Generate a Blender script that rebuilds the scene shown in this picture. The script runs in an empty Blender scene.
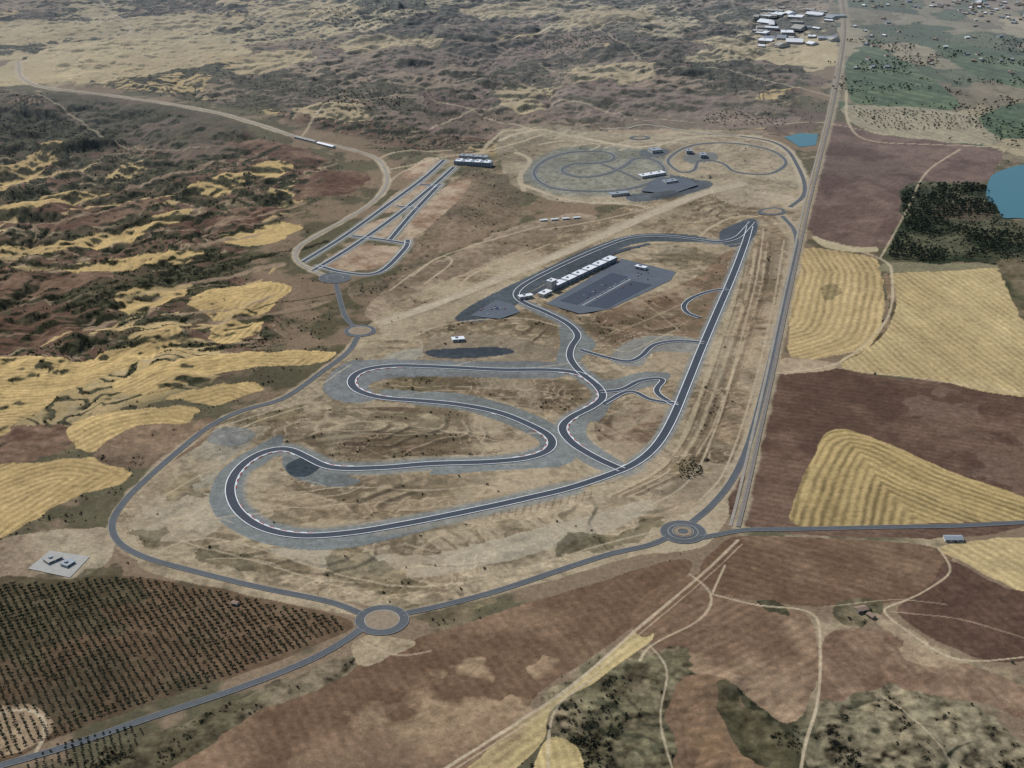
import bpy, math, numpy as np, random
from mathutils import Vector
random.seed(5); rng=np.random.default_rng(7)
scene=bpy.context.scene
H=1100.0; PITCH=math.radians(24); F=1400.0
CP,SP=math.cos(PITCH),math.sin(PITCH)
# ---------- survey rectification: oblique air-photo trace -> plan metres ----------
def W(pts):
    p=np.array(pts,dtype=np.float64).reshape(-1,2)
    dx=(p[:,0]-512)/F; dy=(384-p[:,1])/F
    t=H/(SP-dy*CP)
    return np.stack([dx*t,(CP+dy*SP)*t],1)
def lin(c):
    c=np.array(c[:3],dtype=np.float64)/255.0
    return np.where(c<=0.04045,c/12.92,((c+0.055)/1.055)**2.4)
# ---------- noise ----------
def _h(ix,iy,s):
    n=(ix.astype(np.uint32)*np.uint32(374761393)+iy.astype(np.uint32)*np.uint32(668265263)+np.uint32(s*1442695041&0xffffffff))
    n=(n^(n>>np.uint32(13)))*np.uint32(1274126177)
    n=n^(n>>np.uint32(16))
    return (n&np.uint32(0xffffff)).astype(np.float32)/np.float32(0xffffff)
def vn(x,y,s=0):
    fx=np.floor(x);fy=np.floor(y)
    ix=fx.astype(np.int64);iy=fy.astype(np.int64)
    tx=(x-fx).astype(np.float32);ty=(y-fy).astype(np.float32)
    tx=tx*tx*tx*(tx*(tx*6-15)+10);ty=ty*ty*ty*(ty*(ty*6-15)+10)
    a=_h(ix,iy,s);b=_h(ix+1,iy,s);c=_h(ix,iy+1,s);d=_h(ix+1,iy+1,s)
    return (a+(b-a)*tx)*(1-ty)+(c+(d-c)*tx)*ty
def fbm(x,y,scale,s=0,o=4,g=0.5):
    r=np.zeros(x.shape,np.float32);a=1.0;t=0;k=1.0/scale
    for i in range(o):
        r+=a*vn(x*k+17.3*i+s,y*k-9.1*i+s*3,s+i*31);t+=a;a*=g;k*=2.03
        x,y=x*0.88-y*0.47,x*0.47+y*0.88
    return r/t
def sst(a,b,x):
    t=np.clip((x-a)/(b-a),0,1);return t*t*(3-2*t)
# ---------- curves ----------
def catmull(p,closed=False,n=8):
    p=np.array(p,dtype=np.float64)
    if closed: q=np.vstack([p[-1],p,p[0],p[1]])
    else: q=np.vstack([2*p[0]-p[1],p,2*p[-1]-p[-2]])
    out=[]
    for i in range(1,len(q)-2):
        t=np.linspace(0,1,n,endpoint=False)[:,None]
        a,b,c,d=q[i-1],q[i],q[i+1],q[i+2]
        out.append(0.5*((2*b)+(c-a)*t+(2*a-5*b+4*c-d)*t**2+(3*b-a-3*c+d)*t**3))
    if not closed: out.append(q[-2][None])
    return np.vstack(out)
def resample(w,step,closed=False):
    if closed: w=np.vstack([w,w[0]])
    d=np.r_[0,np.cumsum(np.hypot(*(np.diff(w,axis=0).T)))]
    n=max(3,int(d[-1]/step)); s=np.linspace(0,d[-1],n)
    r=np.stack([np.interp(s,d,w[:,0]),np.interp(s,d,w[:,1])],1)
    return r[:-1] if closed else r
def smoothw(w,it,closed):
    for _ in range(it):
        if closed: w=0.5*w+0.25*(np.roll(w,1,0)+np.roll(w,-1,0))
        else:
            v=w.copy();v[1:-1]=0.5*w[1:-1]+0.25*(w[:-2]+w[2:]);w=v
    return w
def path(px,closed=False,step=6,it=6,straight=False):
    p=np.array(px,float) if straight else catmull(px,closed)
    return smoothw(resample(W(p),step,closed),it,closed)
# ---------- traced network ----------
ROADS={
 'perimeter':[(336,284),(340,300),(346,318),(358,330)],
 'west':[(358,336),(348,352),(322,372),(283,399),(240,412),(208,428),(180,450),(150,476),(124,502),(112,524),(119,543),(146,558),(200,573),(262,588),(330,602),(362,614)],
 'south':[(402,614),(440,606),(500,590),(560,570),(610,554),(650,545),(668,537)],
 'east_link':[(700,538),(722,534),(745,530),(800,529),(900,527),(960,526),(1034,522)],
 'east':[(692,522),(712,505),(732,480),(748,445),(762,395),(775,340),(787,285),(796,248),(794,230),(782,216)],
 'northeast':[(790,207),(803,196),(804,182),(797,165),(787,150),(770,141),(740,136)],
 'southwest':[(362,628),(346,640),(310,660),(240,688),(150,718),(70,746),(-20,772)],
}
RAIL=[(738,527),(746,495),(757,445),(771,382),(785,315),(799,250),(810,200),(822,152),(833,105),(842,55),(845,25),(842,-6)]
NWROAD=[(18,62),(22,78),(45,88),(100,94),(160,102),(215,112),(255,124),(300,138),(345,148),(376,158),(386,172),(385,188),(370,204),(345,220),(312,238),(296,250),(298,262),(312,270),(330,278)]
T_MAIN=[(750,226),(745,243),(733,275),(718,310),(703,345),(688,382),(672,420),(656,446),(636,463),(612,474),(570,488),(520,500),(465,512),(410,523),(350,533),(300,536),(262,528),(238,511),(230,490),(238,470),(260,454),(286,449),(306,457),(332,468),(380,468),(430,464),(490,462),(528,458),(549,450),(551,438),(532,426),(500,413),(460,405),(420,401),(382,398),(358,391),(351,381),(362,371),(392,366),(440,367),(500,370),(550,370),(580,374),(596,385),(603,397),(592,407),(572,417),(562,428),(572,443),(596,458),(622,470)]
T_PIT=[(596,385),(580,372),(570,358),(572,346),(578,336),(568,324),(545,312),(524,303),(516,295),(524,285),(556,268),(596,250),(630,238),(662,236),(694,239),(718,242),(736,238),(745,230),(752,222)]
T_INNER=[(580,350),(604,357),(628,362),(642,356),(654,345),(678,341),(704,343)]
T_IN2=[(700,318),(687,313),(684,305),(694,297),(712,291),(728,289)]
T_LINK=[(600,392),(622,390),(640,381),(664,379),(656,392),(676,406)]
T_LINK2=[(604,404),(630,391),(650,400),(678,404)]
TECH=[ [(303,262),(345,236),(392,202),(424,178),(444,160)],[(313,271),(352,247),(400,213),(434,185),(454,167)],
 [(318,266),(345,273),(378,273),(404,250),(408,240)],[(408,244),(384,240),(352,236)],[(390,240),(412,214),(440,184)],[(396,206),(418,209)],[(418,184),(440,186)] ]
KART=[(534,174),(545,160),(572,152),(606,152),(614,159),(596,163),(572,164),(562,171),(580,177),(606,174),(624,166),(636,158),(654,160),(664,170),(652,182),(622,190),(584,191),(550,187)]
KART2=[(668,160),(690,146),(730,143),(770,150),(786,163),(768,174),(736,172),(722,163),(700,160),(694,170),(680,172)]
FIRST_STRIP=[(382,322),(440,302),(500,278),(560,254),(600,236),(650,214),(700,194),(740,184)]
CIR=[(108,524),(150,476),(200,436),(270,402),(330,362),(366,326),(384,312),(470,270),(560,235),(620,208),(700,176),(770,180),(806,188),(806,230),(797,275),(783,345),(763,428),(742,490),(705,545),(640,556),(560,578),(480,598),(400,610),(350,602),(250,588),(150,564),(118,548)]
flatpaths=[path(v,it=3,step=25) for v in ROADS.values()]+[path(NWROAD,step=25),path(RAIL,step=25),path(FIRST_STRIP,step=25)]+[path(t,step=20) for t in [T_MAIN,T_PIT,T_INNER,T_IN2,T_LINK,T_LINK2,KART,KART2]+TECH]
for l in [[(552,302),(612,272),(672,276),(610,307)],[(580,300),(640,280)],[(465,314),(500,304),(540,290)],[(428,350),(470,352),(516,354)],[(284,466),(305,468),(326,466)],[(440,342),(480,340)],[(630,190),(670,184),(705,184)],[(384,310),(470,270),(560,235),(620,208)],[(20,570),(60,564),(95,566)]]:
    flatpaths.append(path(l,step=15,it=0,straight=True))
flatpts=np.vstack(flatpaths)
# ---------- relief amplitude, low-res plan raster ----------
AMPPTS=[((60,200),48),((150,260),46),((240,200),42),((60,330),40),((200,330),30),((260,300),22),((60,420),18),((30,500),9),((120,120),50),((60,50),24),((200,60),22),((350,95),44),((450,60),44),((600,90),36),((550,20),48),((700,60),42),((300,20),38),((760,100),28),((400,130),24),((450,10),48),((700,10),46),
 ((900,50),3),((950,100),3),((1000,20),5),((860,180),4),((950,240),9),((850,310),6),((950,320),4),((900,420),4),((1000,440),4),((800,440),2),
 ((400,300),2),((340,230),2),((400,210),2),((500,200),9),((430,260),5),((600,170),3),((700,160),3),((450,440),1.5),((350,440),1.5),((600,400),1),((650,290),1),((740,330),3),((700,470),6),((560,545),5),((250,540),4),((160,500),3),((300,600),5),((150,640),4),((60,560),3),
 ((450,680),8),((350,740),12),((600,720),22),((740,720),24),((900,730),22),((800,640),11),((950,620),10),((740,570),4),((1000,690),10),((100,740),6),((540,640),6)]
apx=W([a[0] for a in AMPPTS]); aval=np.array([a[1] for a in AMPPTS])
GX0,GX1,GY0,GY1,GS=-3600,3600,600,9600,30.0
gx=np.arange(GX0,GX1,GS);gy=np.arange(GY0,GY1,GS);GXX,GYY=np.meshgrid(gx,gy)
num=np.zeros(GXX.shape);den=np.zeros(GXX.shape)
for (ax,ay),av in zip(apx,aval):
    w=1.0/(((GXX-ax)**2+(0.6*(GYY-ay))**2)/(ay*ay)+0.0006)**1.8
    num+=w*av;den+=w
AMP=num/den
RD=np.full(GXX.shape,1e3)
for k in range(0,len(flatpts)):
    px_,py_=flatpts[k]
    i0=max(0,int((px_-300-GX0)/GS));i1=int((px_+300-GX0)/GS)+1;j0=max(0,int((py_-300-GY0)/GS));j1=int((py_+300-GY0)/GS)+1
    if i1<=0 or j1<=0: continue
    sub=RD[j0:j1,i0:i1]
    np.minimum(sub,np.hypot(GXX[j0:j1,i0:i1]-px_,GYY[j0:j1,i0:i1]-py_),out=sub)
AMP*=0.10+0.90*sst(20,200,RD)
def bil(G,X,Y):
    fx=np.clip((X-GX0)/GS,0,G.shape[1]-1.001);fy=np.clip((Y-GY0)/GS,0,G.shape[0]-1.001)
    i=fx.astype(int);j=fy.astype(int);tx=fx-i;ty=fy-j
    return (G[j,i]*(1-tx)+G[j,i+1]*tx)*(1-ty)+(G[j+1,i]*(1-tx)+G[j+1,i+1]*tx)*ty
# ---------- terrain grid ----------
rows=[300.0]
while rows[-1]<9000:
    y=rows[-1]
    if y<1150: s=40 if y<1050 else 12
    elif y<7600: s=min(max(0.85*(y*y+H*H)/(F*H),1.8),10.0)
    else: s=60
    rows.append(y+s)
while rows[-1]<70000: rows.append(rows[-1]*1.06)
rows=np.array(rows)
uc=np.arange(-0.50,0.5001,0.00076)
side=0.5+np.cumsum(np.linspace(0.004,0.12,34))
us=np.r_[-side[::-1],uc,side]
NR,NC=len(rows),len(us)
Yg=np.repeat(rows[:,None],NC,1);Xg=us[None,:]*rows[:,None]
print('grid',NR,NC,NR*NC)
X=Xg.ravel();Y=Yg.ravel()
amp=bil(AMP,X,Y)
farm=sst(6500,9500,Y);amp=amp*(1-farm)+40*farm
w1=fbm(X,Y,260,3,3)-0.5;w2=fbm(X,Y,260,8,3)-0.5
edge=np.clip((X*X+Y*Y+H*H)**0.5/2600,0.5,3)
WX=(fbm(X,Y,60,51,4)-0.5);WY=(fbm(X,Y,60,52,4)-0.5)
def poly_mask(px,warp=10,smooth=True):
    p=catmull(px,True,5) if smooth else np.array(px,float)
    w=W(p)
    m=warp*1.2*edge.max()
    sel=np.where((X>w[:,0].min()-m)&(X<w[:,0].max()+m)&(Y>w[:,1].min()-m)&(Y<w[:,1].max()+m))[0]
    if len(sel)==0: return sel,w
    x=X[sel]+WX[sel]*warp*2*edge[sel];y=Y[sel]+WY[sel]*warp*3*edge[sel]
    ins=np.zeros(len(sel),bool)
    for a,b in zip(w,np.roll(w,-1,0)):
        if a[1]==b[1]: continue
        c=((a[1]>y)!=(b[1]>y))
        ins^=c&(x<(b[0]-a[0])*(y-a[1])/(b[1]-a[1])+a[0])
    return sel[ins],w
hb=fbm(X+w1*200,(Y+w2*200)*0.8,620,11,6,0.52)
NT=13.0
q=hb*NT*2; fl=np.floor(q);fr=q-fl
riser=sst(0.66,0.98,fr)
ht=(fl+riser)/(NT*2)
tmix=sst(10,24,amp)
hh=(hb*(1-tmix*0.75)+ht*tmix*0.75-0.5)*2
small=fbm(X,Y,70,21,4)-0.5
rid=1-np.abs(2*fbm(X+w1*90,Y+w2*90,230,24,4,0.55)-1)
rid=rid*rid
rid2=1-np.abs(2*fbm(X+w2*60,Y+w1*60,85,27,3,0.55)-1)
Z=amp*hh*1.25+small*(0.5+amp*0.16)-amp*0.58*(rid-0.7)*tmix-amp*0.25*(rid2-.7)*tmix
# graded works platforms and berms inside the circuit estate
rdm=sst(30,80,bil(RD,X,Y))
cm=np.zeros(len(X));s_,_w=poly_mask(CIR,2);cm[s_]=1
bz=fbm(X+WX*20,Y,210,66,3);bq=bz*9;bfl=np.floor(bq);bfr=bq-bfl
berm=(bfl+sst(0.80,1.0,bfr))-4.5
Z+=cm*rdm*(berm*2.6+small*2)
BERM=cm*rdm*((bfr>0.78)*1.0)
Zg=Z.reshape(NR,NC)
dZY=(np.gradient(Zg,axis=0)/np.gradient(rows)[:,None]).ravel()
def ground(x,y):
    x=np.asarray(x,float);y=np.asarray(y,float)
    j=np.clip(np.searchsorted(rows,y)-1,0,NR-2);ty=(y-rows[j])/(rows[j+1]-rows[j])
    u=x/np.maximum(y,1)
    i=np.clip(np.searchsorted(us,u)-1,0,NC-2);tx=(u-us[i])/(us[i+1]-us[i])
    return (Zg[j,i]*(1-tx)+Zg[j,i+1]*tx)*(1-ty)+(Zg[j+1,i]*(1-tx)+Zg[j+1,i+1]*tx)*ty
# ---------- land cover ----------
n600=fbm(X,Y,600,31,4);n150=fbm(X,Y,150,32,5);n40=fbm(X,Y,40,33,4);n12=fbm(X,Y,11,34,3)
C=np.zeros((len(X),3))
def mix(a,b,t): return a+(b-a)*t[:,None]
SOIL=lin((124,107,88));TAN=lin((160,145,118));SCR=lin((82,80,62));DSCR=lin((46,50,38));MAR=lin((104,83,70));GOLD=lin((184,160,112))
C[:]=SOIL
C=mix(C,TAN,sst(0.5,0.62,n150)*0.7)
C=mix(C,SCR,sst(0.48,0.56,n150*0.5+n40*0.2+n600*0.3)*0.85)
cls=fbm(X,Y*0.7,420,41,4)
tread=mix(np.tile(MAR,(len(X),1)),SCR,sst(0.45,0.6,n150)*0.6)
g=sst(0.525,0.53,cls+0.05*(n40-0.5))
tread=mix(tread,GOLD,g*0.85)
tread=mix(tread,TAN,sst(0.54,0.66,n40)*0.3)
sc=DSCR+(SCR-DSCR)*sst(0.35,0.6,n12)[:,None]
rz=sst(0.54,0.70,fr)*sst(0.36,0.42,n40*0.6+n600*0.4)
hill=mix(tread,sc,rz)
pale=(1-sst(0.0,0.09,np.abs(fr-0.46)))*0.65*sst(.42,.52,n40)
hill=mix(hill,TAN*1.05,pale)
darkn=fbm(X,Y,500,44,5)*0.8+n40*0.2
hill=mix(hill,sc,sst(0.535,0.57,darkn)*0.92)
def aspect_scrub(): return sst(0.13,0.23,dZY+(n40-0.5)*0.15+(n12-0.5)*0.08)
hill=mix(hill,sc*0.85,aspect_scrub()*0.95)
C=C*(1-tmix[:,None])+hill*tmix[:,None]
def segdist(x,y,w):
    d=np.full(x.shape,1e9)
    for k in range(len(w)-1):
        a=w[k];b=w[k+1];v=b-a;l=v@v+1e-9
        t=((x-a[0])*v[0]+(y-a[1])*v[1])/l
        if k>0:t=np.maximum(t,0)
        if k<len(w)-2:t=np.minimum(t,1)
        np.minimum(d,np.hypot(x-a[0]-t*v[0],y-a[1]-t*v[1]),out=d)
    return d
FIELD=np.zeros(len(X),bool);PAVE=np.zeros(len(X),bool)
def paint(px,col,warp=8,var=0.25,alt=None,stripes=None,sp=11,sa=0.25,alpha=1.0,smooth=True,ang=0,field=True,scrub=0.0,pave=False):
    s,w=poly_mask(px,warp,smooth)
    if len(s)==0: return
    c=np.tile(lin(col),(len(s),1))
    if alt is not None: c=mix(c,lin(alt),sst(0.42,0.62,n150[s]*0.6+n600[s]*0.15+n40[s]*0.25))
    c*=(1+var*(n40[s]-0.5)*1.4+var*(n12[s]-0.5)*1.8)[:,None]
    if stripes:
        if isinstance(stripes,list):
            d=segdist(X[s],Y[s],W(catmull(stripes,False,3)))+WX[s]*7+(n150[s]-0.5)*12
        else:
            a=math.radians(ang);d=X[s]*math.cos(a)+Y[s]*math.sin(a)+WX[s]*5+(n150[s]-0.5)*14
        sv=np.sin(d*2*math.pi/sp)
        sv2=np.sin(d*2*math.pi/(sp*5.3)+n40[s]*3)
        c*=(1+sa*sv*(0.35+1.1*n40[s])+sa*0.35*sv2)[:,None]
    if scrub:
        k=sst(0.13,0.22,dZY[s]+(n40[s]-0.5)*0.2)*scrub
        c=c*(1-k[:,None])+sc[s]*k[:,None]
    s_a=alpha
    C[s]=C[s]*(1-s_a)+c*s_a
    if field: FIELD[s]=True
    if pave: PAVE[s]=True
def line(px,width,col,alpha=0.9,straight=False,closed=False,jit=0.3,pave=False):
    w=path(px,closed,step=14,it=2,straight=straight)
    m=60
    sel=np.where((X>w[:,0].min()-m)&(X<w[:,0].max()+m)&(Y>w[:,1].min()-m)&(Y<w[:,1].max()+m))[0]
    if len(sel)==0:return
    d=np.full(len(sel),1e9);xs=X[sel];ys=Y[sel]
    o=np.argsort(ys);yo=ys[o]
    n=len(w) if closed else len(w)-1
    for k in range(n):
        a=w[k];b=w[(k+1)%len(w)];lo=min(a[1],b[1])-50;hi=max(a[1],b[1])+50
        i0,i1=np.searchsorted(yo,[lo,hi]);ii=o[i0:i1]
        if len(ii)==0: continue
        ii=ii[(xs[ii]>min(a[0],b[0])-50)&(xs[ii]<max(a[0],b[0])+50)]
        if len(ii)==0: continue
        v=b-a;l=v@v+1e-9
        t=np.clip(((xs[ii]-a[0])*v[0]+(ys[ii]-a[1])*v[1])/l,0,1)
        d[ii]=np.minimum(d[ii],np.hypot(xs[ii]-a[0]-t*v[0],ys[ii]-a[1]-t*v[1]))
    hw=width*0.5*np.maximum(1,edge[sel]*0.8)+ (n40[sel]-0.5)*width*jit
    t=(1-sst(0.7,1.3,d/np.maximum(hw,0.3)))*alpha
    if jit>0.2: t*=0.55+0.9*np.clip(n150[sel],0.2,0.6)
    C[sel]=mix(C[sel],lin(col)*(1+0.3*(n12[sel]-0.5))[:,None],np.clip(t,0,1))
    if pave: PAVE[sel[t>0.5*alpha]]=True
def vor(x,y,cell,seed):
    gx_=np.floor(x/cell);gy_=np.floor(y/cell)
    best=np.full(x.shape,1e18);sec=best.copy();idv=np.zeros(x.shape,np.float32)
    for i in(-1,0,1):
        for j in(-1,0,1):
            a=(gx_+i).astype(np.int64);b=(gy_+j).astype(np.int64)
            cx=(a+_h(a,b,seed))*cell;cy=(b+_h(a,b,seed+5))*cell
            d=np.abs(x-cx)+np.abs(y-cy)*0.8+0.4*np.hypot(x-cx,y-cy)
            hid=_h(a,b,seed+9)
            c=d<best
            sec=np.where(c,best,np.minimum(sec,d));idv=np.where(c,hid,idv);best=np.where(c,d,best)
    return idv,sec-best
def parcels(px,pal,cell,seed,rot=0.3,alpha=0.9,warp=20,sy=1.4,scrub=0.0):
    s,w=poly_mask(px,warp)
    if len(s)==0:return
    x=X[s]+WX[s]*70+w1[s]*160;y=(Y[s]+WY[s]*70+w2[s]*160)/sy
    c_,s_=math.cos(rot),math.sin(rot)
    idv,e=vor(x*c_-y*s_,x*s_+y*c_,cell,seed)
    k=np.clip((idv*len(pal)).astype(int),0,len(pal)-1)
    P=np.array([lin(p) if p is not None else (0,0,0) for p in pal])
    ok=np.array([p is not None for p in pal])[k]
    c=P[k]*(0.85+0.25*np.modf(idv*37.7)[0]+0.4*(n40[s]-0.5)+0.3*(n150[s]-0.5))[:,None]
    c=mix(c,lin((84,84,64)),(1-sst(0,18,e))*0.7)
    if scrub:
        kk=np.maximum(sst(0.14,0.21,dZY[s]+(n40[s]-0.5)*0.16),sst(0.55,0.565,darkn[s]*0.75+n40[s]*0.25))*scrub
        c=c*(1-kk[:,None])+sc[s]*kk[:,None]
    s2=s[ok];C[s2]=C[s2]*(1-alpha)+c[ok]*alpha
parcels([(-60,-40),(540,-40),(420,14),(330,46),(330,78),(200,84),(30,84),(-60,90)],[(180,165,128),(186,170,132),(166,150,116),(180,162,126),(176,158,122),None,(140,122,100),None],330,3,scrub=0.95)
parcels([(400,-40),(840,-40),(842,70),(700,66),(560,30),(430,20)],[(176,162,130),(136,120,102),(118,108,92),(182,166,132),(174,158,126),None,(130,114,98),None],280,4,scrub=0.9)
parcels([(330,50),(560,30),(820,76),(820,128),(640,130),(400,128),(200,96)],[(128,108,98),(140,122,104),(118,102,90),(144,127,107),(170,153,120),(112,95,85),None,(128,111,98)],240,6,scrub=0.85)
parcels([(846,-40),(1100,-40),(1100,150),(1000,160),(850,120),(846,60)],[(84,98,76),(98,106,82),(138,130,106),(152,140,115),(76,90,68),(120,110,90),(92,100,78),(132,118,101),(146,134,108)],150,5,rot=0.1,alpha=1,warp=4,sy=1.8)
for p in [[(850,56),(882,50),(920,72),(955,98),(950,110),(880,104),(850,98)],[(938,42),(1000,52),(1040,62),(1040,90),(985,78),(950,60)],[(978,118),(1000,108),(1040,104),(1040,138),(985,136),(964,130)]]:
    paint(p,(72,92,66),4,0.3,alt=(90,106,76),stripes='l',sp=60,ang=30,sa=.15)
paint([(850,104),(960,112),(985,128),(1000,144),(930,140),(856,122)],(140,132,110),4,0.25,stripes='l',sp=30,ang=20,sa=0.1)
for p in [[(20,64),(62,46),(150,38),(228,42),(250,56),(200,66),(120,80),(60,84),(30,80)],[(240,60),(296,48),(316,56),(290,68),(240,74)],[(0,26),(60,18),(110,26),(60,38),(0,46)],[(120,18),(210,12),(240,24),(160,34)],[(690,42),(760,36),(830,40),(838,64),(770,62)],[(560,12),(640,10),(650,24),(580,26)],[(340,40),(420,34),(440,44),(360,52)],[(250,6),(330,2),(360,14),(280,20)],[(460,4),(540,0),(560,10),(490,14)]]:
    paint(p,(180,163,126),12,0.25,alt=(166,148,113),scrub=0.6)
paint([(60,92),(180,104),(240,122),(250,150),(180,160),(120,128),(50,112)],(104,90,78),16,0.25,alt=(84,79,64),scrub=0.95)
paint([(540,92),(640,86),(760,100),(800,120),(700,128),(600,120)],(124,108,97),16,0.25,alt=(108,98,84),scrub=0.7)
WG=[[(-20,372),(60,366),(120,350),(150,338),(176,330),(182,342),(150,362),(112,382),(64,402),(30,424),(-20,446)],
[(112,392),(160,372),(210,362),(270,354),(332,351),(322,362),(260,370),(205,384),(160,400),(120,402)],
[(170,402),(230,386),(262,392),(220,404),(180,406)],
[(186,302),(226,290),(270,282),(290,286),(272,304),(262,324),(232,346),(208,338),(214,318)],
[(-20,486),(40,465),(86,460),(132,470),(116,484),(72,500),(30,524),(-20,546)],
[(66,440),(108,422),(168,411),(202,413),(172,428),(132,440),(92,456)],
[(-10,172),(30,150),(58,139),(56,154),(28,172),(-10,190)],
[(-10,246),(60,236),(130,220),(190,206),(180,218),(110,238),(40,252),(-10,262)],
[(-10,206),(50,188),(110,184),(60,198),(-10,220)],[(120,300),(160,288),(190,290),(160,306),(128,316)],
[(60,268),(130,256),(200,250),(180,262),(100,274)],[(220,236),(280,222),(300,230),(250,246)],[(250,170),(290,164),(282,178),(256,180)],[(190,188),(240,176),(246,184),(204,196)]]
for p in [[(-20,322),(40,312),(90,318),(70,342),(20,352),(-20,366)],[(40,200),(120,196),(170,200),(110,216),(50,226)],[(170,222),(230,210),(290,206),(260,222),(190,232)],[(-20,280),(50,274),(120,276),(60,294),(-20,304)],[(-20,440),(50,432),(80,442),(60,456),(-20,476)],[(230,136),(290,146),(330,160),(300,170),(250,152)],[(300,178),(350,170),(370,178),(340,196),(300,198)]]:
    paint(p,(98,76,64),14,0.3,alt=(118,96,80),scrub=0.85,stripes='l',sp=26,ang=80,sa=.08)
for i,p in enumerate(WG): paint(p,(182,156,106),13,0.25,alt=(166,142,98),stripes=p[:len(p)//2+1] if i<6 else None,sp=14,sa=0.22,scrub=0.95)
for i in range(40):
    cx=rng.uniform(-10,290);cy=rng.uniform(150,345);l=rng.uniform(15,70)
    line([(cx-l,cy+rng.uniform(4,14)),(cx-l*0.3,cy+rng.uniform(-3,5)),(cx+l*0.4,cy+rng.uniform(-8,3)),(cx+l,cy-rng.uniform(4,16))],rng.uniform(5,20),[(176,153,110),(138,118,98),(54,57,42)][i%3],0.95,jit=1.8)
paint([(388,282),(430,262),(500,232),(560,214),(600,220),(520,258),(450,292),(384,318),(366,312)],(150,134,112),10,0.4,alt=(120,105,88),field=False)
paint([(452,182),(480,172),(520,180),(520,215),(470,235),(400,278),(372,300),(352,300),(352,284),(400,270)],(126,109,91),10,0.4,alt=(100,90,74),field=False)
# circuit estate dirt
paint(CIR,(166,150,124),6,0.4,alt=(132,115,93),field=False)
paint([(500,128),(560,122),(640,130),(700,128),(770,138),(806,180),(770,192),(700,190),(640,204),(560,200),(510,180)],(152,140,118),8,0.4,alt=(124,112,93),field=False)
paint([(210,438),(270,404),(330,366),(360,345),(372,348),(345,380),(350,398),(300,412),(250,432),(226,450)],(158,143,119),5,0.35,alt=(116,105,86),field=False)
paint([(285,434),(302,420),(360,408),(440,410),(500,424),(520,440),(500,452),(420,456),(350,460),(310,446)],(118,101,82),4,0.35,alt=(142,126,103),field=False)
paint([(330,410),(400,412),(440,416),(480,428),(430,432),(360,434),(300,432)],(158,143,118),4,0.35,field=False,alt=(126,109,90))
paint([(262,496),(280,484),(340,478),(430,472),(530,470),(592,478),(540,494),(430,512),(330,522),(285,518)],(158,140,114),4,0.35,alt=(128,110,89),field=False)
paint([(392,380),(430,376),(556,380),(580,394),(562,410),(510,402),(430,392)],(142,124,100),4,0.35,alt=(114,98,80),field=False)
paint([(590,320),(640,298),(690,280),(722,254),(736,254),(716,300),(700,338),(650,340),(630,352),(600,340)],(134,112,91),4,0.3,alt=(118,100,83),field=False)
paint([(598,416),(640,402),(668,408),(650,440),(626,456),(600,442)],(124,104,85),3,0.3,alt=(144,126,104),field=False)
paint([(758,232),(784,236),(776,318),(752,408),(728,476),(690,512),(640,520),(655,492),(692,450),(722,380),(745,290)],(148,129,105),6,0.5,alt=(110,95,78),field=False)
# grading scars, bulldozed ground
s,_=poly_mask(CIR,6)
iso=fbm(X[s]+WX[s]*30,Y[s]*0.8,150,61,5)
for lv,wd,cc,al in ((0.38,.004,(196,179,150),.6),(0.44,.003,(92,82,64),.5),(0.48,.004,(194,177,148),.6),(0.52,.003,(98,86,68),.5),(0.56,.004,(196,179,150),.6),(0.61,.003,(90,80,62),.5),(.65,.004,(196,179,150),.6)):
    t=(1-sst(wd*0.5,wd*1.6,np.abs(iso-lv)))*al*sst(.38,.5,n150[s])
    C[s]=mix(C[s],lin(cc),t)
for a_,sd_ in ((0.35,63),(-1.1,64),(0.0,65)):
    u_=X[s]*math.cos(a_)+Y[s]*math.sin(a_);v_=-X[s]*math.sin(a_)+Y[s]*math.cos(a_)
    st=fbm(u_/9,v_,6.5,sd_,3)
    m_=sst(0.45,0.6,fbm(X[s],Y[s],180,sd_+7,2))
    C[s]*=(1+(st-0.5)*0.65*m_)[:,None]
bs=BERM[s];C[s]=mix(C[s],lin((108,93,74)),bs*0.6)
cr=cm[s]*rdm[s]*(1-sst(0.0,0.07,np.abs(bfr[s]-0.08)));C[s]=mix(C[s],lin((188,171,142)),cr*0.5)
t=sst(0.54,0.62,n40[s]*0.6+iso*0.4)*0.6;C[s]=mix(C[s],lin((100,90,70)),t)
t=sst(0.62,0.70,n12[s])*0.3;C[s]=mix(C[s],lin((86,80,62)),t)
t=sst(0.50,0.6,n40[s]*0.4+(1-iso)*0.6)*0.3;C[s]=mix(C[s],lin((190,174,147)),t)
for a in range(9):
    o=a*4
    line([(746+o*0.9,240),(736+o,290),(720+o,340),(704+o,385),(682+o,440),(653+o,475),(608+o,496)],rng.uniform(2.5,7),[(184,167,138),(96,82,65),(128,111,90)][a%3],0.6,jit=1.8)
paint([(268,549),(400,553),(500,541),(600,512),(652,500),(644,514),(560,548),(450,572),(360,574)],(176,164,142),4,0.22,alt=(162,148,125),field=False,alpha=.82)
paint([(130,522),(160,498),(206,492),(224,520),(200,540),(150,540)],(174,161,138),6,0.3,alt=(150,136,113),field=False,alpha=.8)
paint([(172,470),(200,445),(236,432),(270,430),(250,446),(225,462),(212,484),(186,488)],(146,140,126),5,0.35,alt=(156,142,118),field=False,alpha=.8)
paint([(204,432),(236,428),(256,436),(240,446),(212,444)],(118,121,120),2,0.25,field=False,alpha=.85)
paint([(-10,546),(60,530),(110,528),(112,548),(100,570),(40,588),(-10,590)],(156,143,120),6,0.35,alt=(130,114,95),field=False)
paint([(140,430),(186,424),(210,418),(206,440),(160,466),(110,466),(96,456)],(132,111,90),6,0.35,alt=(108,92,76),field=False)
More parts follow.
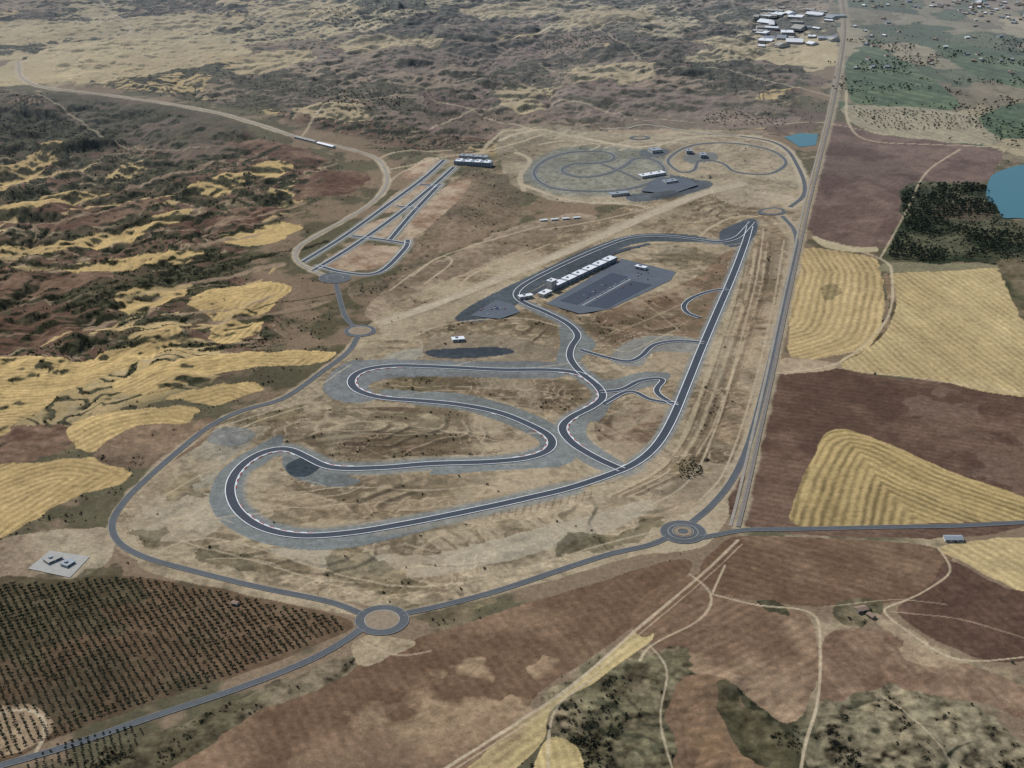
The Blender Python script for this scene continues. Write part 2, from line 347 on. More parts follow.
paint([(380,322),(450,302),(520,280),(505,300),(440,326),(400,340)],(174,159,134),4,0.25,field=False,alt=(150,136,113))
for p,c in [([(360,372),(392,352),(430,348),(440,352),(410,360),(380,372)],(154,148,133)),([(430,338),(480,334),(540,344),(560,352),(540,362),(500,362),(430,360)],(136,123,104))]: paint(p,c,2,0.3,field=False)
for p in [[(674,466),(700,458),(705,474),(680,481)],[(190,548),(240,546),(300,566),(240,570)],[(128,530),(150,528),(176,548),(140,548)],[(160,492),(196,480),(204,490),(170,500)],[(566,540),(620,532),(600,552),(560,556)],[(268,412),(300,404),(296,420),(262,428)],[(385,378),(410,368),(432,380),(410,392)],[(340,548),(420,575),(400,588),(330,572)],[(410,612),(470,602),(500,604),(440,630)],[(600,540),(650,520),(660,530),(610,552)]]:
    paint(p,(82,78,58),40,0.6,alt=(124,110,84),field=False,alpha=0.65)
# runoff asphalt
RUN=(118,122,121)
def runoff(px,c=RUN,var=0.16): paint(px,c,1.0,var,field=False,pave=True,alt=tuple(int(v*0.9) for v in c))
line(T_MAIN[10:29],48,RUN,0.95,jit=0.1,pave=True)
runoff([(212,486),(226,466),(262,444),(284,439),(268,462),(246,474),(240,492),(252,512),(280,526),(340,530),(420,520),(440,526),(340,549),(270,545),(226,526),(210,505)])
runoff([(500,470),(560,466),(576,456),(570,436),(530,412),(470,394),(430,391),(380,390),(400,402),(470,412),(520,430),(540,444),(520,454),(460,462),(430,474)])
runoff([(324,384),(342,365),(372,359),(460,361),(560,363),(556,378),(440,376),(390,378),(368,386),(380,398),(350,403),(328,395)],(120,123,123))
runoff([(286,456),(320,470),(360,480),(340,486),(300,480),(284,468)],RUN)
line([(636,468),(570,486),(500,508),(440,520),(380,530)],34,(132,129,120),0.85,jit=0.4,pave=True)
line(T_MAIN[-12:],38,RUN,0.85,jit=0.2,pave=True)
line(T_MAIN[:9],32,(120,123,122),0.9,jit=0.1,pave=True)
line(T_PIT,38,(110,115,118),0.9,jit=0.2,pave=True)
runoff([(560,430),(580,412),(604,404),(606,412),(588,424),(590,440),(616,458),(634,470),(600,470),(570,452)],(122,125,123))
runoff([(560,320),(580,330),(596,345),(580,362),(604,380),(640,372),(668,372),(664,382),(620,396),(600,420),(586,416),(600,398),(580,380),(556,368),(560,345)],(122,125,124))
runoff([(455,318),(480,300),(530,276),(590,248),(640,234),(700,236),(700,242),(640,243),(600,258),(530,292),(520,302),(500,316),(470,322)],(84,92,98))
runoff([(430,350),(496,347),(514,353),(470,358),(434,357)],(74,81,88))
runoff([(286,466),(302,458),(322,464),(308,476),(292,476)],(72,80,88))
runoff([(620,345),(650,335),(700,340),(695,352),(655,352),(640,366),(612,362)],(134,132,125))
runoff([(720,232),(744,220),(756,220),(756,234),(744,244),(726,246)],(84,92,100))
runoff([(626,196),(650,176),(700,178),(712,186),(680,196),(640,202)],(90,96,101))
# kart and second circuit ground
paint([(522,178),(540,156),(580,146),(650,150),(672,172),(645,192),(570,196)],(132,130,117),2,0.4,field=False,alt=(108,108,97))
paint([(662,166),(690,142),(740,138),(790,152),(794,170),(740,180),(690,178)],(156,142,119),3,0.4,field=False,alt=(130,117,98))
line(KART,22,(118,120,117),.8,closed=True,jit=.2,pave=True)
line(KART2,20,(146,139,123),.8,closed=True,jit=.3,pave=True)
line([(522,184),(570,200),(630,204),(650,208)],12,(180,166,142),.8)
line([(500,136),(540,128),(580,134),(640,146),(700,136),(760,136)],14,(178,164,140),.8)
line([(560,132),(610,142),(640,148)],10,(174,160,137),.8)
line([(516,150),(530,160),(520,176),(524,190)],12,(172,158,134),.7)
for a_ in range(7): line([(540+a_*32,142+a_%3*3),(570+a_*32,138+a_%2*4),(600+a_*30,144),(590+a_*30,150)],7,(178,165,142),.6,jit=1)
paint([(640,150),(664,148),(668,154),(646,157)],(92,98,102),1,.2,field=False,pave=True)
paint([(684,156),(712,152),(716,160),(690,163)],(110,112,110),1,.2,field=False,pave=True)
paint([(712,186),(770,192),(800,200),(760,206),(720,200)],(174,159,136),3,0.3,field=False,alt=(156,142,120))
for p in [[(322,262),(352,246),(388,246),(400,250),(376,268),(340,270)],[(352,236),(372,222),(402,216),(384,238)],[(378,212),(400,190),(430,182),(416,206)],[(396,240),(418,214),(440,190),(470,178),(462,196),(430,226),(408,242)],[(402,176),(424,158),(440,160),(424,176)]]:
    paint(p,(142,117,97),2,0.3,alt=(164,146,124),field=False)
for t in TECH[:5]: line(t,26,(138,137,128),.8,jit=.15,pave=True)
# east fields
paint([(775,372),(830,367),(900,379),(1040,396),(1040,524),(746,526),(760,440)],(94,74,63),5,0.2,alt=(108,87,74),stripes='l',sp=16,sa=0.08,ang=70)
for p in [[(980,470),(1010,440),(1040,425),(1040,490),(1000,490)],[(900,400),(960,400),(980,430),(930,440)]]: paint(p,(132,112,98),60,0.3,alt=(108,88,75),alpha=0.35)
paint([(833,430),(880,440),(940,468),(1040,503),(1040,519),(930,523),(800,526),(798,492),(814,456)],(156,135,92),4,0.2,alt=(143,124,85),stripes=[(800,510),(816,462),(836,436),(880,442),(940,470),(1040,506)],sp=15,sa=0.3)
paint([(893,273),(1000,270),(1030,300),(1040,330),(1040,395),(930,380),(838,366),(880,338),(896,304)],(172,153,112),4,0.2,alt=(160,141,102),stripes='l',sp=15,sa=0.2,ang=12)
paint([(802,248),(868,256),(880,268),(884,300),(874,342),(822,358),(792,361),(789,320),(796,280)],(172,150,108),5,0.2,alt=(158,137,98),stripes=[(868,250),(886,275),(884,305),(872,344),(820,362)],sp=16,sa=0.24)
paint([(820,288),(834,284),(842,292),(826,300)],(100,92,68),12,0.5,alpha=.6)
paint([(812,236),(850,240),(876,246),(874,252),(830,248)],(170,157,126),3,0.15)
paint([(892,272),(888,262),(960,264),(1010,268)],(120,114,90),3,0.2)
paint([(884,275),(892,278),(896,304),(878,340),(838,364),(870,346),(888,310)],(92,84,64),5,0.4,alt=(132,112,90))
paint([(780,358),(830,362),(840,368),(776,374)],(160,142,118),4,0.3,alt=(110,94,78))
paint([(828,124),(872,130),(930,140),(996,150),(1000,162),(984,184),(930,194),(904,212),(896,246),(812,234),(817,190)],(102,83,76),6,0.2,alt=(114,95,86))
paint([(822,150),(850,142),(900,160),(930,186),(905,200),(860,180),(826,196)],(92,75,69),6,0.2,alt=(104,88,80))
paint([(905,186),(950,184),(1000,190),(1012,225),(1030,235),(1030,280),(1000,266),(890,260),(884,250),(900,222)],(54,62,46),6,0.35,alt=(88,88,68),field=False)
paint([(940,206),(985,206),(990,222),(940,220)],(86,78,64),6,0.35)
paint([(1000,262),(1040,270),(1040,330),(1010,300)],(72,74,56),8,0.3,alt=(110,98,78),field=False)
# south-east
paint([(716,548),(760,536),(930,546),(946,570),(900,602),(820,606),(740,598),(700,580)],(106,84,67),5,0.22,alt=(120,98,79),stripes='l',sp=16,sa=0.08,ang=60)
paint([(940,546),(1040,540),(1040,596),(1000,582),(970,566)],(174,154,112),5,0.2,alt=(162,143,104),stripes='l',sp=15,sa=0.18,ang=30)
paint([(950,562),(1000,586),(1040,600),(1040,652),(980,660),(900,616),(930,586)],(92,72,61),6,0.22,alt=(110,89,75),stripes='l',sp=16,sa=0.06,ang=20)
paint([(700,590),(760,606),(810,618),(816,680),(790,720),(740,690),(690,672),(650,640)],(114,92,74),8,0.28,alt=(138,116,94),stripes='l',sp=15,sa=0.09,ang=-50)
paint([(826,640),(870,630),(950,660),(1040,690),(1040,720),(960,700),(880,692),(820,700)],(116,93,76),8,0.28,alt=(132,110,90),stripes='l',sp=15,sa=0.07,ang=15)
paint([(655,680),(720,680),(760,720),(800,790),(655,790),(640,730)],(132,107,82),8,0.28,alt=(116,94,75),stripes='l',sp=16,sa=0.1,ang=100)
paint([(818,706),(880,694),(960,704),(1040,770),(1040,800),(820,800)],(124,114,92),34,1.0,alt=(88,85,67),field=False,scrub=.8)
paint([(720,682),(745,700),(790,730),(806,768),(780,768),(740,735),(718,705)],(60,60,43),24,0.7,alt=(88,82,62),field=False)
paint([(548,700),(600,668),(650,655),(690,650),(672,690),(676,745),(650,790),(600,790),(560,740)],(124,112,89),30,1.0,alt=(92,87,67),field=False,scrub=.8)
paint([(636,632),(652,640),(604,672),(552,704),(540,740),(470,800),(420,800),(440,770),(560,690)],(178,159,114),4,0.2,alt=(164,146,104),stripes='l',sp=14,sa=0.18,ang=-40)
paint([(546,736),(566,728),(584,748),(584,800),(530,800)],(172,153,108),9,0.2,stripes='l',sp=13,sa=.16,ang=10)
# south brown
paint([(408,642),(500,612),(600,582),(678,560),(690,572),(640,622),(540,690),(420,790),(150,790),(236,726),(330,672)],(108,86,68),6,0.22,alt=(124,101,81),stripes='l',sp=14,sa=0.07,ang=25)
paint([(640,600),(660,586),(700,574),(706,580),(650,636),(630,622)],(116,93,74),4,0.22,alt=(104,83,67),stripes='l',sp=14,sa=0.07,ang=-40)
for k,al in ((0,.28),(1,.28),(2,.25),(3,.22)):
    paint([(340-k*14,790),(345-k*8,750-k*6),(410,730-k*8),(440,690-k*5),(520,668),(536+k*4,690),(420+k*20,790)],(156,133,106),90,0.3,alt=(112,92,74),alpha=al)
paint([(230,700),(330,658),(360,660),(330,680),(240,724),(180,768),(90,790),(100,756),(170,728)],(112,101,82),20,0.8,alt=(84,78,60),field=False)
paint([(350,640),(400,640),(410,650),(360,664)],(152,136,111),18,0.4,field=False,alt=(122,107,86))
paint([(846,606),(880,604),(890,618),(860,626),(840,620)],(82,78,60),30,0.6,field=False,alt=(124,110,88))
paint([(750,600),(780,606),(790,618),(760,616)],(76,72,56),30,0.6,field=False)
paint([(880,620),(920,640),(960,664),(900,650)],(160,143,117),36,0.4,alpha=.5)
GROVE=[(-20,592),(60,580),(130,576),(190,584),(260,598),(350,620),(326,640),(240,674),(150,704),(60,738),(-20,758)]
paint(GROVE,(102,84,66),4,0.3,alt=(86,76,60))
paint([(0,592),(60,580),(130,576),(150,600),(80,640),(0,660)],(80,76,58),50,0.35,alt=(90,82,63),alpha=0.7)
paint([(-20,716),(20,708),(48,722),(44,745),(-20,760)],(146,126,102),12,0.3)
paint([(150,560),(250,584),(330,604),(350,614),(250,596),(150,572)],(144,130,107),4,0.4,field=False)
TC=(186,170,143)
LN=[([(738,540),(702,574),(640,626),(560,690),(430,775)],5,.8),([(742,544),(707,577),(645,629),(566,692),(436,778)],2.5,.5),([(690,574),(712,594),(700,620),(650,645),(640,660)],4,.7),
([(712,594),(760,606),(812,612),(820,640),(818,700),(806,740),(800,775)],4,.7),([(725,565),(712,594)],4,.8),([(938,548),(950,575),(900,604),(880,610),(920,640),(960,662),(1034,655)],3.5,.7),
([(650,645),(668,670),(660,715),(676,770)],3,.5),([(600,672),(556,700),(548,760),(560,790)],3.5,.6),([(884,612),(960,620),(1034,640)],2.5,.4),([(880,694),(920,730),(960,775)],2.5,.45),([(830,606),(900,600),(946,606)],2.5,.4),
([(0,716),(30,708),(48,728),(36,752)],5,.8),([(360,640),(396,656),(430,650)],4,.5),
([(812,236),(880,258),(892,276),(886,320),(840,362),(790,372)],6,.7),([(880,258),(905,215),(925,175),(960,150)],5,.55),([(846,90),(850,125),(880,140),(1000,148)],6,.7),([(820,122),(1030,152)],4,.5),([(838,368),(1030,394)],4,.6),
([(540,60),(600,75),(700,70),(760,78),(830,96)],6,.55),([(10,96),(60,106),(130,140),(210,150)],6,.4),([(100,0),(130,30),(80,50),(20,62)],7,.6),([(300,138),(330,110),(400,100),(480,108),(540,130)],6,.55),([(430,128),(490,100),(560,96),(640,112),(760,120),(826,122)],6,.55),([(540,0),(600,30),(640,60)],6,.4),([(386,170),(430,160),(520,140),(560,128)],8,.6),([(180,0),(250,16),(330,20),(400,40)],6,.4),
([(376,160),(400,150),(450,148)],8,.6),([(386,186),(402,172),(440,156),(480,150)],6,.6),([(480,150),(500,130),(540,124)],10,.6),
([(270,500),(330,486),(420,488),(500,482),(560,478)],3.5,.6),([(290,508),(380,500),(480,492)],3,.5),([(310,438),(360,424),(440,430),(500,438)],3.5,.55),([(300,430),(380,436),(480,430)],3,.5),
([(392,386),(450,384),(540,390),(570,398)],3,.5),([(610,330),(650,318),(690,300)],3.5,.5),([(640,300),(680,330)],3.5,.5),([(610,345),(630,352),(690,320)],3.5,.4),
([(150,556),(190,540),(240,545),(330,570),(420,585),(500,575),(600,545),(660,530)],4,.6),([(180,540),(200,548),(280,568),(360,592)],4,.5),
([(128,500),(160,470),(216,430),(290,404),(350,365)],4,.5),([(240,430),(280,415),(330,400)],4,.6),([(160,500),(190,480),(212,470)],4,.5),
([(400,340),(460,322),(520,318),(560,326)],6,.6),([(540,230),(600,220),(680,200)],6,.6),([(420,300),(450,292),(480,270),(550,244)],5,.6),([(390,290),(430,262),(470,246),(540,226)],5,.6),([(412,276),(440,256),(452,262),(424,284)],5,.6),
([(700,236),(730,215),(760,214)],8,.6),([(764,228),(756,280),(738,350),(718,420),(690,480),(640,512)],4,.7),([(784,240),(772,310),(750,400),(724,472),(700,500)],4,.7)]
for p,w,a in LN: line(p,w,TC,a)
cirw=W(CIR)
def inw(w,x,y):
    r=False
    for a,b in zip(w,np.roll(w,-1,0)):
        if (a[1]>y)!=(b[1]>y) and x<(b[0]-a[0])*(y-a[1])/(b[1]-a[1])+a[0]: r=not r
    return r
for i in range(80): # short spur tracks in the works area
    cx=rng.uniform(140,780);cy=rng.uniform(230,590);l=rng.uniform(10,40);th=rng.uniform(-.6,.6)
    c=W([(cx,cy)])[0]
    if inw(cirw,c[0],c[1]) and inw(cirw,*W([(cx-l,cy-l*th*.4)])[0]) and inw(cirw,*W([(cx+l,cy+l*th*.4)])[0]): line([(cx-l,cy-l*th*.4),(cx,cy+rng.uniform(-5,5)),(cx+l,cy+l*th*.4)],rng.uniform(2,4),TC if i%3 else (104,92,72),.45,jit=.8)
line(NWROAD,18,(178,163,140),0.8,jit=0.6)
line(FIRST_STRIP,32,(184,170,146),0.9,jit=0.3)
line([(p[0]-4,p[1]-1) for p in FIRST_STRIP],3,(112,102,86),0.5)
line([(p[0]+6,p[1]+2.5) for p in FIRST_STRIP],3,(118,106,90),0.5)
line(ROADS['east'],30,(172,157,133),0.7,jit=0.6)
line(ROADS['west'],20,(160,145,121),0.7,jit=0.8)
line(ROADS['south'],18,(160,145,121),0.6,jit=0.9)
line(ROADS['northeast'],26,(180,166,142),0.8,jit=0.5)
line(RAIL,20,(148,136,115),0.8,jit=0.5)
for k in range(7):
    x0=492+k*15; y0=521-k*3.4
    for q in ([(x0,y0),(x0+3,y0-9)],[(x0+8,y0-2),(x0+10,y0-10)],[(x0+2,y0-5),(x0+9,y0-6.5)]): line(q,3,(100,80,60),0.45,straight=True,jit=0.1)
# local contrast + calibration + painted distance haze
C*= (0.86+0.28*fbm(X,Y,8,71,3))[:,None]
C*= (0.90+0.22*fbm(X,Y,330,72,4))[:,None]
gry=C@np.array([.3,.55,.15])
C=gry[:,None]+(C-gry[:,None])*0.94
con=(np.maximum(gry,0.003)/0.17)**0.15
C*=con[:,None]*np.array([0.985,0.975,0.935])
bright=sst(0.22,0.42,gry)
C*=(1-0.17*bright)[:,None]
C*=(1-0.10*cm*(~PAVE))[:,None]
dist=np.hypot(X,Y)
haze_amt=sst(2900,7600,dist)*0.42  # aerial haze painted into the ground colour, stronger with distance
C=mix(C,lin((132,136,139)),haze_amt)
C=np.clip(C,0.008,0.9)
me=bpy.data.meshes.new('terrain')
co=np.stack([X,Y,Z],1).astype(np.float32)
idx=np.arange(NR*NC,dtype=np.int32).reshape(NR,NC)
f=np.stack([idx[:-1,:-1],idx[:-1,1:],idx[1:,1:],idx[1:,:-1]],-1).reshape(-1,4)
def mk(me,co,f,cols=None,smooth=False):
    k=f.shape[1]
    me.vertices.add(len(co));me.vertices.foreach_set('co',np.ascontiguousarray(co,dtype=np.float32).ravel())
    me.loops.add(f.size);me.loops.foreach_set('vertex_index',np.ascontiguousarray(f,dtype=np.int32).ravel())
    me.polygons.add(len(f));me.polygons.foreach_set('loop_start',np.arange(0,f.size,k,dtype=np.int32))
    me.polygons.foreach_set('loop_total',np.full(len(f),k,dtype=np.int32))
    me.polygons.foreach_set('use_smooth',np.full(len(f),smooth))
    if cols is not None:
        a=me.color_attributes.new('Col','FLOAT_COLOR','POINT')
        a.data.foreach_set('color',np.c_[cols,np.ones(len(cols))].astype(np.float32).ravel())
    me.update(calc_edges=True)
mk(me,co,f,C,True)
ter=bpy.data.objects.new('terrain',me);scene.collection.objects.link(ter)
# ---------- materials ----------
def mat(name,col,rough=0.9,noise=None,attr=False,amt=0.25,bump=0,metal=0,spec=0.2):
    m=bpy.data.materials.new(name);m.use_nodes=True;nt=m.node_tree;b=nt.nodes['Principled BSDF']
    b.inputs['Roughness'].default_value=rough;b.inputs['Metallic'].default_value=metal
    b.inputs['Specular IOR Level'].default_value=spec
    geo=nt.nodes.new('ShaderNodeNewGeometry')
    if attr:
        a=nt.nodes.new('ShaderNodeVertexColor');a.layer_name='Col';src=a.outputs['Color']
    else:
        r=nt.nodes.new('ShaderNodeRGB');r.outputs[0].default_value=(*col,1);src=r.outputs[0]
    for sc_ in (noise or []):
        n=nt.nodes.new('ShaderNodeTexNoise');n.inputs['Scale'].default_value=sc_;n.inputs['Detail'].default_value=4;n.inputs['Roughness'].default_value=0.7
        nt.links.new(geo.outputs['Position'],n.inputs['Vector'])
        mr=nt.nodes.new('ShaderNodeMapRange');mr.inputs[1].default_value=0.25;mr.inputs[2].default_value=0.75;mr.inputs[3].default_value=1-amt;mr.inputs[4].default_value=1+amt
        nt.links.new(n.outputs['Fac'],mr.inputs[0])
        vm=nt.nodes.new('ShaderNodeVectorMath');vm.operation='SCALE'
        nt.links.new(src,vm.inputs[0]);nt.links.new(mr.outputs[0],vm.inputs['Scale']);src=vm.outputs[0]
        if bump:
            bp=nt.nodes.new('ShaderNodeBump');bp.inputs['Strength'].default_value=bump;bp.inputs['Distance'].default_value=0.6/sc_*0.1
            nt.links.new(n.outputs['Fac'],bp.inputs['Height']);nt.links.new(bp.outputs[0],b.inputs['Normal'])
    nt.links.new(src,b.inputs['Base Color'])
    return m
ter.data.materials.append(mat('land_cover_haze',None,1.0,[0.5,0.14],True,0.26,0.9,spec=0.0))
M_asph=mat('asphalt_track',(0.044,0.055,0.070),0.85,[0.02,0.2],amt=0.16)
M_road=mat('asphalt_road',(0.088,0.097,0.104),0.9,[0.02,0.2],amt=0.16)
M_pad=mat('asphalt_paddock',(0.088,0.104,0.125),0.85,[0.02,0.15],amt=0.16)
M_pad2=mat('paddock_bay',(0.042,0.055,0.078),0.8,[0.02,0.15],amt=0.12)
M_conc=mat('concrete',(0.34,0.33,0.30),0.9,[0.1],amt=0.15)
M_grav=mat('gravel_road',(0.27,0.245,0.20),0.95,[0.1,0.02],amt=0.16)
M_white=mat('white_paint',(0.66,0.68,0.68),0.7,[0.05,0.3],amt=0.14)
M_edge=mat('worn_white_paint',(0.32,0.33,0.33),0.8,[0.05],amt=0.2)
M_kred=mat('kerb_red',(0.35,0.06,0.05),0.8,[0.1],amt=0.15)
M_ball=mat('rail_ballast',(0.20,0.18,0.155),0.95,[0.1],amt=0.2)
M_steel=mat('steel',(0.25,0.22,0.2),0.5,metal=0.6)
M_soil=mat('island_soil',(0.25,0.195,0.135),1,[0.15],amt=0.25)
M_roofw=mat('white_roof',(0.68,0.70,0.71),0.5,[0.2],amt=0.1)
M_roofg=mat('grey_roof',(0.25,0.28,0.31),0.6,[0.2],amt=0.1)
M_glass=mat('dark_glass',(0.03,0.05,0.07),0.15,spec=0.5)
M_wall=mat('plaster_wall',(0.50,0.48,0.44),0.9,[0.3],amt=0.1)
M_stone=mat('stone_wall',(0.30,0.26,0.2),0.95,[0.6],amt=0.25)
M_tile=mat('clay_tile',(0.24,0.17,0.125),0.9,[0.6],amt=0.2)
M_leaf=mat('foliage',None,0.9,None,True)
M_car=[mat('car_paint',c,0.35,spec=0.5) for c in [(0.7,0.7,0.7),(0.05,0.06,0.08),(0.4,0.05,0.04),(0.08,0.14,0.35)]]
M_tyre=mat('tyre',(0.02,0.02,0.02),0.9)
m=bpy.data.materials.new('lake_water');m.use_nodes=True;b=m.node_tree.nodes['Principled BSDF']
b.inputs['Base Color'].default_value=(0.022,0.12,0.14,1);b.inputs['Roughness'].default_value=0.25
n=m.node_tree.nodes.new('ShaderNodeTexNoise');n.inputs['Scale'].default_value=0.2
g_=m.node_tree.nodes.new('ShaderNodeNewGeometry');m.node_tree.links.new(g_.outputs['Position'],n.inputs['Vector'])
bp=m.node_tree.nodes.new('ShaderNodeBump');bp.inputs['Strength'].default_value=0.2;m.node_tree.links.new(n.outputs['Fac'],bp.inputs['Height']);m.node_tree.links.new(bp.outputs[0],b.inputs['Normal'])
M_water=m
# ---------- ribbons ----------
def tang(w,closed):
    if closed: t=np.roll(w,-1,0)-np.roll(w,1,0)
    else: t=np.gradient(w,axis=0)
    return t/np.maximum(np.hypot(t[:,0],t[:,1]),1e-6)[:,None]
def ribbon_w(name,w,width,material,z=0.5,closed=False,off=0,cuts=None,parent=None):
    t=tang(w,closed);nn=np.stack([-t[:,1],t[:,0]],1)
    k=cuts or max(2,int(width/5)+1)
    offs=np.linspace(-width/2,width/2,k)+off
    P=w[:,None,:]+nn[:,None,:]*offs[None,:,None]
    zz=ground(P[...,0],P[...,1])+z
    zz=np.maximum(zz,zz.mean(1,keepdims=True))
    co=np.dstack([P,zz]).reshape(-1,3)
    n=len(w);id_=np.arange(n*k).reshape(n,k)
    if closed: id_=np.vstack([id_,id_[0]])
    f=np.stack([id_[:-1,:-1],id_[1:,:-1],id_[1:,1:],id_[:-1,1:]],-1).reshape(-1,4)[:,::-1]
    me=bpy.data.meshes.new(name);mk(me,co,f,None,True);me.materials.append(material)
    o=bpy.data.objects.new(name,me);scene.collection.objects.link(o)
    if parent:o.parent=parent
    return o
def empty(name):
    o=bpy.data.objects.new(name,None);scene.collection.objects.link(o);return o
def road(name,px,width,closed=False,edge_=0.0,m=None,it=6,lm=None,z=0.6):
    w=path(px,closed,step=6,it=it);e=empty(name)
    ribbon_w('pavement',w,width,m or M_road,z,closed,parent=e)
    lm=lm or M_white
    if edge_:
        for sgn in(-1,1): ribbon_w('edge_line',w,edge_,lm,z+0.3,closed,off=sgn*(width/2-edge_*0.6),cuts=2,parent=e)
    return e,w
for k,v in ROADS.items(): road('road',v,11.5,edge_=0.4,lm=M_edge)
road('road',NWROAD,8,edge_=0.35,lm=M_edge,m=M_grav)
e,w=road('race_track',T_MAIN,17.5,edge_=1.5,m=M_asph)
t_=tang(w,False);ang_=np.unwrap(np.arctan2(t_[:,1],t_[:,0]));cv=np.gradient(ang_)
i=0
while i<len(w)-4:
    if abs(cv[i])>0.03:
        sg=1 if cv[i]>0 else -1
        ribbon_w('kerb',w[i:i+3],1.6,M_kred if (i//2)%2 else M_white,0.75,off=sg*9.8,cuts=2,parent=e)
    i+=2
road('race_track',T_PIT,16,edge_=1.4,z=0.75,m=M_asph)
road('race_track',T_INNER,13,edge_=1.2,z=0.7,m=M_asph);road('race_track',T_IN2,13,edge_=1.2,m=M_asph)
road('race_track',T_LINK,13,edge_=1.2,z=0.7,m=M_asph);road('race_track',T_LINK2,12,edge_=1.2,z=0.8,m=M_asph)
ribbon_w('pit_lane',path([(528,296),(556,281),(590,264),(622,250),(650,245)],it=4),14,M_asph,0.55)
for t in TECH: road('road',t,15,edge_=1.5,m=M_asph)
road('kart_track',KART,11,closed=True,edge_=1.0,m=M_road,it=3,lm=M_edge)
road('kart_track',[(600,163),(622,172),(640,180)],11,edge_=1.0,m=M_road,it=3,z=.8,lm=M_edge)
road('race_track',KART2,10,closed=True,m=M_road,it=3,edge_=.8,lm=M_edge)
road('road',[(600,124),(650,122),(700,132),(740,136)],12,m=M_grav)
wr=path(RAIL,step=8)
e=empty('railway');ribbon_w('ballast',wr,7,M_ball,1.2,parent=e,cuts=3)
for s_ in(-1,1): ribbon_w('rail',wr,0.35,M_steel,1.45,off=s_*0.8,cuts=2,parent=e)
ribbon_w('service_road',wr,5,M_grav,0.7,off=12,cuts=3)
def annulus(c,r0,r1,m,z,parent,name,n=56):
    a=np.linspace(0,2*math.pi,n,endpoint=False)
    w=np.stack([c[0]+np.cos(a)*(r0+r1)/2,c[1]+np.sin(a)*(r0+r1)/2],1)
    return ribbon_w(name,w,r1-r0,m,z,True,parent=parent)
def roundabout(px,r,inner,im=M_soil,extra=False):
    c=W([px])[0];e=empty('roundabout')
    annulus(c,inner,r,M_road,0.85,e,'carriageway')
    annulus(c,r-0.8,r-0.3,M_edge,1.0,e,'edge_line')
    annulus(c,inner-1.0,inner,M_conc,1.15,e,'kerb')
    annulus(c,0.2,inner-1.0,im,1.2,e,'island')
    if extra:
        annulus(c,8,14,M_soil,1.6,e,'planting');annulus(c,15.5,17,M_grav,1.6,e,'paved_ring')
roundabout((382,620),38,25);roundabout((683,532),36,24,M_road,True)
roundabout((360,331),34,24);roundabout((772,211),38,26,M_soil);roundabout((335,278),38,20,M_road);roundabout((640,136),34,20)
SHEETPOLY=[([(430,350),(496,347),(514,353),(470,358),(434,357)],False),([(286,466),(302,458),(322,464),(308,476),(292,476)],False)]
def sheet(name,px,m,z,smooth=False):
    p=catmull(px,True,6) if smooth else np.array(px,float)
    SHEETPOLY.append((px,smooth))
    w=W(p);zz=ground(w[:,0],w[:,1]).max()+z
    me=bpy.data.meshes.new(name);me.from_pydata([(a,b,zz) for a,b in w],[],[list(range(len(w)))]);me.materials.append(m)
    if me.polygons[0].normal.z<0: me.flip_normals()
    o=bpy.data.objects.new(name,me);scene.collection.objects.link(o);return o
sheet('paddock_pavement',[(546,304),(622,259),(676,272),(670,281),(610,309),(580,314)],M_pad,0.6)
sheet('parking_bay',[(586,306),(632,281),(652,285),(607,308.5)],M_pad2,0.9)
sheet('parking_bay',[(560,301),(612,273),(628,277),(577,305)],M_pad2,0.9)
sheet('bay_marking',[(581.5,305.8),(630,279.3),(631,279.7),(582.6,306.2)],M_edge,1.2)
sheet('parking_lot',[(470,316),(496,300),(512,304),(520,312),(500,319)],M_pad,0.5)
sheet('lake_water',[(990,180),(1004,172),(1024,167),(1060,166),(1070,224),(1020,221),(1002,220),(996,208),(986,200)],M_water,0.5,True)
sheet('pond_water',[(784,137),(800,133),(818,134),(816,145),(800,147)],M_water,0.5)
sheet('pavement',[(28,569),(50,551),(90,557),(70,578)],M_conc,0.5)
sheet('parking_lot',[(640,192),(660,178),(688,180),(698,186),(672,195)],M_pad,0.5)
